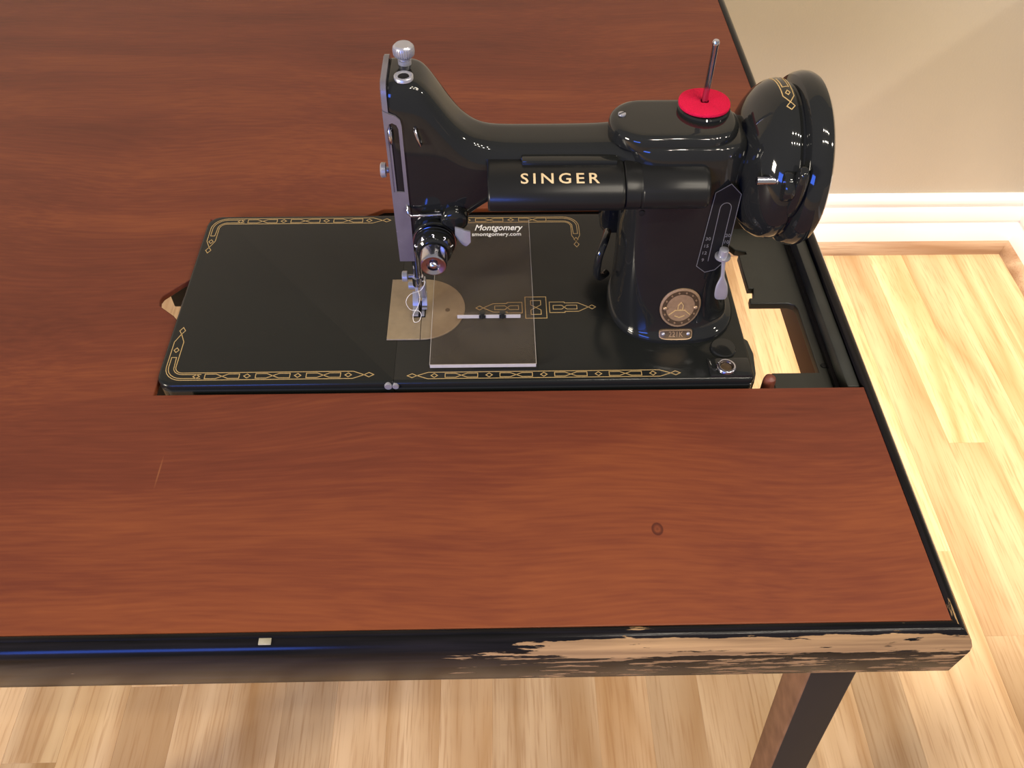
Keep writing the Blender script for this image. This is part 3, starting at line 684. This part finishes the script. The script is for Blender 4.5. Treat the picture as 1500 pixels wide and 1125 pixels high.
latheo('plate_thumbscrew', [(0, 0.0018), (-0.0016, 0.0018), (-0.0017, 0.0042), (-0.0040, 0.0044), (-0.0046, 0.0038), (-0.0047, 0.001)], (0.1560, 0.0560, 0.1225), 'X', M['dull_chrome'], fp, 24)
# top of the head: pressure thumbscrew and oil ring
kx, ky = 0.1690, 0.0735
ks = latheo('pressure_screw', [(-0.004, 0.0036), (0.0022, 0.0036), (0.0024, 0.0029), (0.0038, 0.0029), (0.0042, 0.0046), (0.0050, 0.0053), (0.0064, 0.0056), (0.0086, 0.0056), (0.0098, 0.0053), (0.0106, 0.0046), (0.0108, 0.0044), (0.01085, 0.001)], (kx, ky, 0.1785), 'Z', M['dull_chrome'], sm, 36, 30)
bm = bmesh.new()
for k in range(30):
    a = 2*PI*k/30; c, s = math.cos(a), math.sin(a)
    tube(bm, [(kx+0.0054*c, ky+0.0054*s, 0.1785+0.0052), (kx+0.0057*c, ky+0.0057*s, 0.1785+0.0074), (kx+0.0054*c, ky+0.0054*s, 0.1785+0.0096)], 0.00028, 5)
kn = finish('knurling', bm, M['dull_chrome'], ks); kn['kind'] = 'stuff'
latheo('oil_cap_ring', [(-0.001, 0.0052), (0.0008, 0.0052), (0.0012, 0.0046), (0.0009, 0.0034), (0.0003, 0.0030)], (0.1692, 0.0592, 0.1786), 'Z', M['dull_chrome'], sm, 30, 60)
latheo('oil_cap_well', [(-0.001, 0.0030), (0.0006, 0.0029), (0.0007, 0.001)], (0.1692, 0.0592, 0.1786), 'Z', M['black'], sm, 20)
# small thread guide on the head's front and wire guide below it
hy_ = YC-0.0188
tubeo('thread_guide', [(0.1738, hy_+0.001, 0.1540), (0.1740, hy_-0.0022, 0.1535), (0.1750, hy_-0.0028, 0.1490), (0.1762, hy_-0.0026, 0.1450), (0.1766, hy_+0.001, 0.1440)], 0.00085, M['chrome'], sm)
tubeo('wire_guide', [(0.1652, hy_+0.001, 0.1035), (0.1654, hy_-0.0024, 0.1026), (0.1658, hy_-0.0040, 0.0996), (0.1672, hy_-0.0044, 0.0980), (0.1780, hy_-0.0044, 0.0986), (0.1852, hy_-0.0044, 0.0990)], 0.00085, M['chrome'], sm)
# tension unit
tx, tz = 0.1802, 0.0795
tn = latheo('tension_unit', [(0.004, 0.0090), (-0.0010, 0.0128), (-0.0042, 0.0132), (-0.0052, 0.0126), (-0.0055, 0.0090)], (tx, 0.0500, tz), 'Y', M['enamel'], sm, 48, 30)
for k in range(3):
    latheo('tension_disc', [(0.0, 0.0100), (-0.0003, 0.0128-0.0004*k), (-0.0010, 0.0130-0.0004*k), (-0.0013, 0.0100)], (tx, 0.0444-0.0018*k, tz), 'Y', M['chrome'] if k == 0 else M['enamel'], tn, 48, 30)
dial = latheo('tension_dial', [(0.001, 0.0108), (-0.0006, 0.0112), (-0.0056, 0.0104), (-0.0066, 0.0092), (-0.0068, 0.0060)], (tx, 0.0390, tz), 'Y', M['enamel'], tn, 48, 30)
for k, ch in enumerate('54321'):
    a = PI/2 + (2-k)*0.62
    mt = Matrix.Translation((tx+0.0104*math.cos(a), 0.0352, tz+0.0104*math.sin(a))) @ Matrix.Rotation(a-PI/2, 4, Vector((0, -1, 0))) @ Matrix.Rotation(0.9, 4, 'X')
    text('dial_number', ch, 0.0042, None, M['white_print'], dial, mt @ Matrix.Translation((0, 0, 0.0006)))
knob = latheo('tension_knob', [(0.001, 0.0068), (-0.0010, 0.0070), (-0.0012, 0.0083), (-0.0095, 0.0081), (-0.0108, 0.0075), (-0.0110, 0.0068), (-0.0104, 0.0042), (-0.0085, 0.0038), (-0.0085, 0.0005)], (tx, 0.0325, tz), 'Y', M['chrome'], tn, 40, 25)
latheo('knob_stud', [(0.0, 0.0026), (-0.0018, 0.0025), (-0.0028, 0.0018), (-0.0032, 0.0005)], (tx, 0.0235, tz), 'Y', M['chrome'], knob, 20, 60)
# thread check beside the tension unit
bm = bmesh.new()
rs = []
for t_, x, y, z, h in ((0, 0.1930, 0.0410, 0.0900, 0.0030), (1, 0.1965, 0.0385, 0.0885, 0.0055), (2, 0.1995, 0.0370, 0.0880, 0.0058), (3, 0.2022, 0.0365, 0.0895, 0.0040)):
    rs.append([(x, y, z-h), (x, y-0.0010, z-h), (x, y-0.0012, z+h), (x, y, z+h)])
rings(bm, resample(rs, 4)); finish('thread_check', bm, M['dull_chrome'], tn, 40)
latheo('head_boss', [(0.006, 0.0085), (-0.0040, 0.0082), (-0.0058, 0.0070), (-0.0064, 0.0050), (-0.0066, 0.001)], (0.1925, 0.0510, 0.0925), 'Y', M['enamel'], sm, 36, 50)

# needle bar, clamp, needle, presser bar and foot
nx, ny = 0.1650, 0.0665
latheo('needle_bar', [(0.026, 0.0028), (0.070, 0.0028)], (nx, ny, 0), 'Z', M['chrome'], sm, 20)
nc = latheo('needle_clamp', [(0.0235, 0.0030), (0.0240, 0.0038), (0.0310, 0.0038), (0.0316, 0.0030)], (nx, ny, 0), 'Z', M['chrome'], sm, 20)
latheo('clamp_screw', [(0.002, 0.0012), (-0.0045, 0.0012), (-0.0046, 0.0036), (-0.0075, 0.0036), (-0.0080, 0.0030), (-0.0081, 0.001)], (nx-0.0020, ny-0.001, 0.0320), 'X', M['dull_chrome'], nc, 22)
latheo('needle', [(0.0012, 0.0002), (0.0050, 0.0005), (0.0240, 0.0006)], (nx, ny, 0), 'Z', M['chrome'], sm, 10)
latheo('presser_bar', [(0.014, 0.0026), (0.075, 0.0026)], (nx+0.0005, ny+0.0105, 0), 'Z', M['chrome'], sm, 18)
bm = bmesh.new()
box(bm, nx-0.0030, nx+0.0042, ny+0.0020, ny+0.0125, 0.0085, 0.0200, bev=0.0008)
foot = finish('presser_foot', bm, M['dull_chrome'], sm)
for x0, x1, yf in ((nx-0.0052, nx-0.0012, ny-0.0095), (nx+0.0012, nx+0.0046, ny-0.0030)):
    bm = bmesh.new()
    rs = []
    for y, z, h in ((ny+0.0060, 0.0100, 0.0016), (ny+0.0010, 0.0060, 0.0014), (ny-0.0005, 0.0030, 0.0011), (yf+0.0040, 0.0022, 0.0009), (yf, 0.0038, 0.0008)):
        rs.append([(x0, y, z-h), (x1, y, z-h), (x1, y, z+h), (x0, y, z+h)])
    rings(bm, rs); finish('toe', bm, M['dull_chrome'], foot, 30)
latheo('foot_screw', [(0.0, 0.0028), (-0.0045, 0.0028), (-0.0050, 0.0020)], (nx-0.0030, ny+0.0085, 0.0150), 'X', M['dull_chrome'], foot, 18)

# pillar fittings: stitch length plate and lever
py = 0.0405
def pf(x, z):                                            # front surface of the pillar near x, z
    best = None
    for a, b in zip(pil, pil[1:]):
        if a[0] <= z <= b[0]:
            t_ = (z-a[0])/max(1e-6, b[0]-a[0]); q = [a[i]+(b[i]-a[i])*t_ for i in range(6)]
            u = min(0.995, abs((x-q[1])/q[3])); return q[2] - q[4]*(1-u**q[5])**(1/q[5])
    return 0.045
ol = [(0.3420, 0.0600), (0.3480, 0.0550), (0.3540, 0.0570), (0.3590, 0.0640), (0.3590, 0.1140), (0.3520, 0.1210), (0.3440, 0.1150)]
bm = bmesh.new()
fy2 = 0.0425
PYF = lambda z: fy2-0.0012+(z-0.055)*0.016
vf = [bm.verts.new((x, PYF(z), z)) for x, z in ol]; vb = [bm.verts.new((x, fy2+0.012, z)) for x, z in ol]
bm.faces.new(vf); bm.faces.new(list(reversed(vb)))
for i in range(len(ol)): j = (i+1) % len(ol); bm.faces.new((vf[i], vb[i], vb[j], vf[j]))
sp = finish('stitch_plate', bm, M['black'], sm)
fnp = lambda x, z, h: (x, PYF(z)-0.00005-h, z)
def ins(o, k): 
    cx = sum(p[0] for p in o)/len(o); cz = sum(p[1] for p in o)/len(o); return [(cx+(p[0]-cx)*k, cz+(p[1]-cz)*k) for p in o]
bm = bmesh.new(); line2d(bm, ol, 0.0004, closed=True, fn=fnp)
slot = [(0.3485, 0.0640), (0.3485, 0.1040)] + [(0.3518-0.0033*math.cos(PI*k/8), 0.1040+0.0040*math.sin(PI*k/8)) for k in range(1, 8)] + [(0.3551, 0.1040), (0.3551, 0.0640)]
line2d(bm, slot, 0.0004, fn=fnp); finish('plate_outline', bm, M['grey_print'], sp, smooth=False)
for s_, x, z in (('30', 0.3455, 0.0815), ('15', 0.3452, 0.0760), ('12', 0.3450, 0.0705), ('9', 0.3450, 0.0650), ('20', 0.3570, 0.0840), ('10', 0.3570, 0.0790)):
    text('stitch_number', s_, 0.0034, None, M['grey_print'], sp, Matrix.Translation((x, PYF(z)-0.0002, z)) @ Matrix.Rotation(PI/2, 4, 'X'))
lev = latheo('lever_collar', [(0.0, 0.0048), (0.0012, 0.0048), (0.0014, 0.0030), (0.0062, 0.0028), (0.0066, 0.0020)], (0.3556, 0.0375, 0.0705), 'Z', M['dull_chrome'], sm, 24)
bm = bmesh.new(); rs = []
for z, y, hx, hy in ((0.0715, 0.0380, 0.0014, 0.0013), (0.0640, 0.0368, 0.0012, 0.0012), (0.0575, 0.0355, 0.0012, 0.0011), (0.0545, 0.0350, 0.0020, 0.0010), (0.0500, 0.0344, 0.0036, 0.0009), (0.0440, 0.0338, 0.0042, 0.0009), (0.0405, 0.0335, 0.0038, 0.0008), (0.0392, 0.0334, 0.0028, 0.0006)):
    rs.append([(0.3565+(0.0705-z)*0.10+a, y+b, z) for a, b in sup(16, hx, hy, 2.6)])
rings(bm, resample(rs, 3)); finish('stitch_lever', bm, M['dull_chrome'], sm, 50)

# oval brass badge with a number plate under it
def on_pillar(cx, cz, pts, h):
    out = []
    for a, b in pts:
        x, z = cx+a, cz+b; out.append((x, pf(x, z)-h, z))
    return out
def badge(name, cx, cz, hx, hz, mat, h, parent, inner=None, e=2.0):
    bm = bmesh.new(); o = sup(40, hx, hz, e); rr = []
    rr.append(on_pillar(cx, cz, o, -0.0008)); rr.append(on_pillar(cx, cz, o, h)); rr.append(on_pillar(cx, cz, [(a*0.95, b*0.95) for a, b in o], h+0.0003))
    for k in ((inner or 0.6), 0.35, 0.12): rr.append(on_pillar(cx, cz, [(a*k, b*k) for a, b in o], h+0.0003))
    rings(bm, rr, cap0=False); return finish(name, bm, mat, parent, 60)
mcx, mcz = 0.3368, 0.0268
bd = badge('badge', mcx, mcz, 0.0134, 0.0152, M['brass'], 0.0006, sm)
bm = bmesh.new(); rr = []
o = sup(40, 0.0134, 0.0152, 2.0)
for k, h in ((0.90, 0.0007), (0.90, 0.00105), (0.70, 0.00105), (0.70, 0.0007)): rr.append(on_pillar(mcx, mcz, [(a*k, b*k) for a, b in o], h))
rings(bm, rr, False, False); finish('badge_band', bm, M['dark_brass'], bd, 40)
fnb = lambda x, z, h: (mcx+x, pf(mcx+x, mcz+z)-0.0010-h, mcz+z)
bm = bmesh.new()                                         # raised figure and small marks of the badge
line2d(bm, [(-0.0016, -0.0020), (-0.0016, 0.0018), (0, 0.0042), (0.0016, 0.0018), (0.0016, -0.0020)], 0.0007, fn=fnb, h=0.0002, closed=True)
line2d(bm, [(-0.0070, -0.0058), (-0.0030, -0.0022), (0.0030, -0.0022), (0.0070, -0.0058)], 0.0006, fn=fnb, h=0.0002)
line2d(bm, [(-0.0034, -0.0064), (0, -0.0078), (0.0034, -0.0064)], 0.0006, fn=fnb, h=0.0002)
finish('badge_relief', bm, M['gold'], bd, smooth=False)
bm = bmesh.new()
for k in range(14):
    a = 2*PI*k/14; cx, cz = 0.0107*math.cos(a), 0.0122*math.sin(a)
    line2d(bm, [(cx-0.0005, cz), (cx, cz-0.0006), (cx+0.0005, cz), (cx, cz+0.0006)], 0.0003, fn=fnb, h=0.0003, closed=True)
finish('badge_marks', bm, M['brass'], bd, smooth=False)
for s in (-1, 1):
    x = mcx + s*0.0100; latheo('badge_rivet', [(0.001, 0.0015), (-0.0006, 0.0014), (-0.0011, 0.0008), (-0.0012, 0.0002)], (x, pf(x, mcz)-0.0008, mcz-0.0006), 'Y', M['brass'], bd, 14, 60)
ncx, ncz = 0.3360, 0.0068
npl = badge('number_plate', ncx, ncz, 0.0112, 0.0030, M['dark_brass'], 0.0006, sm, e=5)
def wrapf(o, cx, cz, h):
    for v in o.data.vertices:
        x, z = cx+v.co.x, cz+v.co.y; v.co = Vector((x, pf(x, z)-h-v.co.z, z))
t = text('plate_number', '221K', 0.0044, 0.0095, M['brass'], npl, Matrix.Identity(4)); wrapf(t, ncx, ncz, 0.0010)
bm = bmesh.new(); line2d(bm, sup(36, 0.0106, 0.0026, 5), 0.0004, fn=lambda x, z, h: (ncx+x, pf(ncx+x, ncz+z)-0.0009-h, ncz+z), closed=True); finish('plate_rim', bm, M['brass'], npl, smooth=False)
for s in (-1, 1):
    x = ncx + s*0.0083; latheo('plate_rivet', [(0.001, 0.0013), (-0.0006, 0.0012), (-0.0010, 0.0006), (-0.0011, 0.0002)], (x, pf(x, ncz)-0.0007, ncz), 'Y', M['dull_chrome'], npl, 14, 60)

# hand wheel
WYC, WZC = 0.0700, 0.1180
whl = latheo('hand_wheel', [(0.3560, 0.014), (0.3575, 0.0220), (0.3600, 0.0285), (0.3640, 0.0355), (0.3690, 0.0415), (0.3740, 0.0450), (0.3795, 0.0463), (0.3830, 0.0457), (0.3841, 0.0446), (0.3848, 0.0437),
      (0.3855, 0.0434), (0.3864, 0.0438), (0.3873, 0.0458), (0.3885, 0.0480), (0.3905, 0.0492), (0.3940, 0.0502), (0.3975, 0.0500), (0.4000, 0.0488), (0.4014, 0.0468), (0.4018, 0.0440), (0.4005, 0.0400), (0.3985, 0.0300), (0.3985, 0.0120), (0.4010, 0.0110), (0.4020, 0.0050)],
      (0, WYC, WZC), 'X', M['enamel'], sm, 72, 28)
# gold transfer round the wheel's hub: x across, angle along
def hubr(x):
    pr = [(0.3690, 0.0415), (0.3740, 0.0450), (0.3795, 0.0463), (0.3830, 0.0457)]
    for a, b in zip(pr, pr[1:]):
        if a[0] <= x <= b[0]: return a[1]+(b[1]-a[1])*(x-a[0])/(b[0]-a[0])
    return 0.0455
def fh(x, y, h):
    # x = along the rim (metres, + toward the front), y = across
    xx = 0.3790 + y; r = hubr(xx)+0.0001+h; a = 1.70 + x/0.046
    return (xx, WYC + r*math.cos(a), WZC + r*math.sin(a))
def dense(pts, closed=False, n=6):
    o = []; P = pts + ([pts[0]] if closed else [])
    for a, b in zip(P, P[1:]):
        for k in range(n): o.append((a[0]+(b[0]-a[0])*k/n, a[1]+(b[1]-a[1])*k/n))
    if not closed: o.append(P[-1])
    return o
bm = bmesh.new()
h3 = 0.0030
line2d(bm, dense([(-0.030, h3), (0.000, h3), (0.0052, 0), (0.0078, -0.0022), (0.0104, 0), (0.0078, 0.0022), (0.0052, 0), (0.000, -h3), (-0.030, -h3)]), GW, fn=fh)
line2d(bm, dense([(-0.0045, 0), (-0.0025, 0.0012), (-0.0005, 0), (-0.0025, -0.0012)], True, 2), GW, True, fn=fh, closed=True)
line2d(bm, dense([(-0.022, 0.0017), (-0.0085, 0.0017), (-0.0085, -0.0017), (-0.022, -0.0017)]), GW, fn=fh)
finish('gold_transfer', bm, M['gold'], whl, smooth=False)
# shaft collar, motor behind, bobbin winder in front of the wheel
latheo('shaft_collar', [(0.3500, 0.0240), (0.3560, 0.0240), (0.3575, 0.0220), (0.3580, 0.0150)], (0, WYC, WZC), 'X', M['enamel'], sm, 48)
bwy, bwz = 0.0330, 0.1300
bw = latheo('bobbin_winder', [(0.3745, 0.0050), (0.3750, 0.0082), (0.3762, 0.0090), (0.3800, 0.0090), (0.3812, 0.0082), (0.3818, 0.0050)], (0, bwy-0.004, bwz), 'X', M['enamel'], sm, 36)
latheo('winder_spindle', [(0.3612, 0.0012), (0.3616, 0.0024), (0.3722, 0.0024), (0.3724, 0.0030), (0.3746, 0.0030), (0.3750, 0.002)], (0, bwy-0.002, bwz+0.0015), 'X', M['chrome'], bw, 22)
bm = bmesh.new(); rs = []
for y, z, h in ((0.0225, 0.1440, 0.0012), (0.0228, 0.1435, 0.0034), (0.0235, 0.1400, 0.0050), (0.0245, 0.1340, 0.0058), (0.0265, 0.124, 0.0062), (0.032, 0.110, 0.0064), (0.046, 0.098, 0.0064)):
    rs.append([(0.3835+a, y+b, z+b*0.4) for a, b in sup(20, h*0.62, h*0.8, 3.0)])
rs = resample(rs, 3)
rings(bm, rs); finish('winder_arm', bm, M['enamel'], bw, 30)
latheo('motor', [(0.290, 0.010), (0.291, 0.0190), (0.294, 0.0225), (0.350, 0.0225), (0.353, 0.0190), (0.354, 0.010)], (0, 0.1240, 0.0480), 'X', M['enamel'], sm, 40)
latheo('motor_pulley', [(0.354, 0.006), (0.362, 0.006), (0.363, 0.012), (0.372, 0.012), (0.373, 0.006)], (0, 0.1240, 0.0480), 'X', M['black'], sm, 30)
# lamp and foot-control terminal bracket seen under the arm, left of the pillar
tubeo('terminal_loop', spline([(0.2900, 0.078, 0.058), (0.2870, 0.066, 0.060), (0.2835, 0.060, 0.052), (0.2835, 0.062, 0.036), (0.2880, 0.070, 0.026), (0.2920, 0.076, 0.024)], 5), 0.0026, M['enamel'], sm, 10)

# ------------------------------------------------------------------ loose things on the machine
fd = root('felt_disc', 'round red felt disc lying under the spool pin on the machine', 'felt disc', (SPX, SPY, 0.150))
bm = bmesh.new()
prof = [(0.0022, 0), (0.0140, 0), (0.0147, 0.0005), (0.0148, 0.0012), (0.0146, 0.0021), (0.0138, 0.0025), (0.0024, 0.0025), (0.0022, 0.0022)]
rs = [[(SPX+r*math.cos(2*PI*k/56), SPY+r*math.sin(2*PI*k/56), 0.1501+z+0.0002*math.sin(6*PI*k/56)) for r, z in prof] for k in range(56)]
vr = [[bm.verts.new(p) for p in r] for r in rs]
for i in range(56):
    for j in range(len(prof)): bm.faces.new((vr[i][j], vr[(i+1) % 56][j], vr[(i+1) % 56][(j+1) % len(prof)], vr[i][(j+1) % len(prof)]))
bmesh.ops.translate(bm, verts=bm.verts, vec=-Vector(fd.location)+Vector((0, 0, Z0)))
fo = finish('disc', bm, M['felt'], None, 50); fo.location = fd.location
lab = {k: fd[k] for k in fd.keys()}; bpy.data.objects.remove(fd)
fo.name = 'felt_disc'
for k, v in lab.items(): fo[k] = v

# clear seam guide
sg = root('seam_guide', 'clear acrylic seam guide sheet lying on the machine bed beside the needle', 'seam guide', (0.2075, 0.085, 0.0010))
GX0, GX1, GY0, GY1 = 0.1735, 0.2425, 0.0115, 0.1585
boxo('sheet', (GX0, GX1, GY0, GY1, 0.0011, 0.0041), M['acrylic'], sg, 0.00012, 1)
boxo('sheet_edge', (GX0+0.0001, GX1-0.0001, GY0-0.0002, GY0+0.0002, 0.0012, 0.0040), M['acrylic_edge'], sg)
for x in (GX0, GX1): boxo('sheet_edge', (x-0.00012, x+0.00012, GY0, GY1, 0.0036, 0.00415), M['acrylic_edge'], sg)
fnc = boxo('fence', (0.1905, 0.2335, 0.0535, 0.0560, 0.0042, 0.0074), M['acrylic'], sg, 0.0001, 1)
boxo('fence_edge', (0.1906, 0.2334, 0.0532, 0.0536, 0.0043, 0.0073), M['acrylic_edge'], fnc)
for x in (0.2075, 0.2212): latheo('nylon_screw', [(0.0040, 0.0012), (0.0082, 0.0012), (0.0084, 0.0020), (0.0094, 0.0020), (0.0096, 0.001)], (x, 0.0538, 0), 'Z', M['acrylic_screw'], fnc, 18)
for x in (0.2075, 0.2212): boxo('screw_hole', (x-0.0022, x+0.0022, 0.0529, 0.0533, 0.0043, 0.0073), M['acrylic_screw'], fnc)
text('printed_name', 'Montgomery', 0.0092, 0.0360, M['white_print'], sg, Matrix.Translation((0.2190, 0.1490, 0.0042)), shear=0.28, bold=0.00012, thick=0.00004)
text('printed_address', 'smontgomery.com', 0.0058, 0.0365, M['white_print'], sg, Matrix.Translation((0.2180, 0.1415, 0.0042)), bold=0.00006, thick=0.00004)

# loose end of thread curling round the presser foot
pts = spline([(nx-0.0005, ny-0.0003, 0.0250), (nx+0.0050, ny-0.004, 0.0300), (nx+0.0020, ny-0.006, 0.0240), (nx-0.0050, ny-0.009, 0.0230), (nx-0.0082, ny-0.010, 0.0170), (nx-0.0060, ny-0.010, 0.0100), (nx-0.0010, ny-0.009, 0.0080),
              (nx+0.0010, ny-0.010, 0.0050), (nx-0.0005, ny-0.013, 0.0020), (nx-0.0038, ny-0.014, 0.0022), (nx-0.0042, ny-0.011, 0.0060), (nx-0.0010, ny-0.0085, 0.0110), (nx+0.0006, ny-0.005, 0.0150), (nx-0.0004, ny-0.002, 0.0200)], 8)
th = tubeo('thread', pts, 0.00016, M['thread'], None, 6)
th['label'] = 'thin white thread looping around the presser foot'; th['category'] = 'thread'
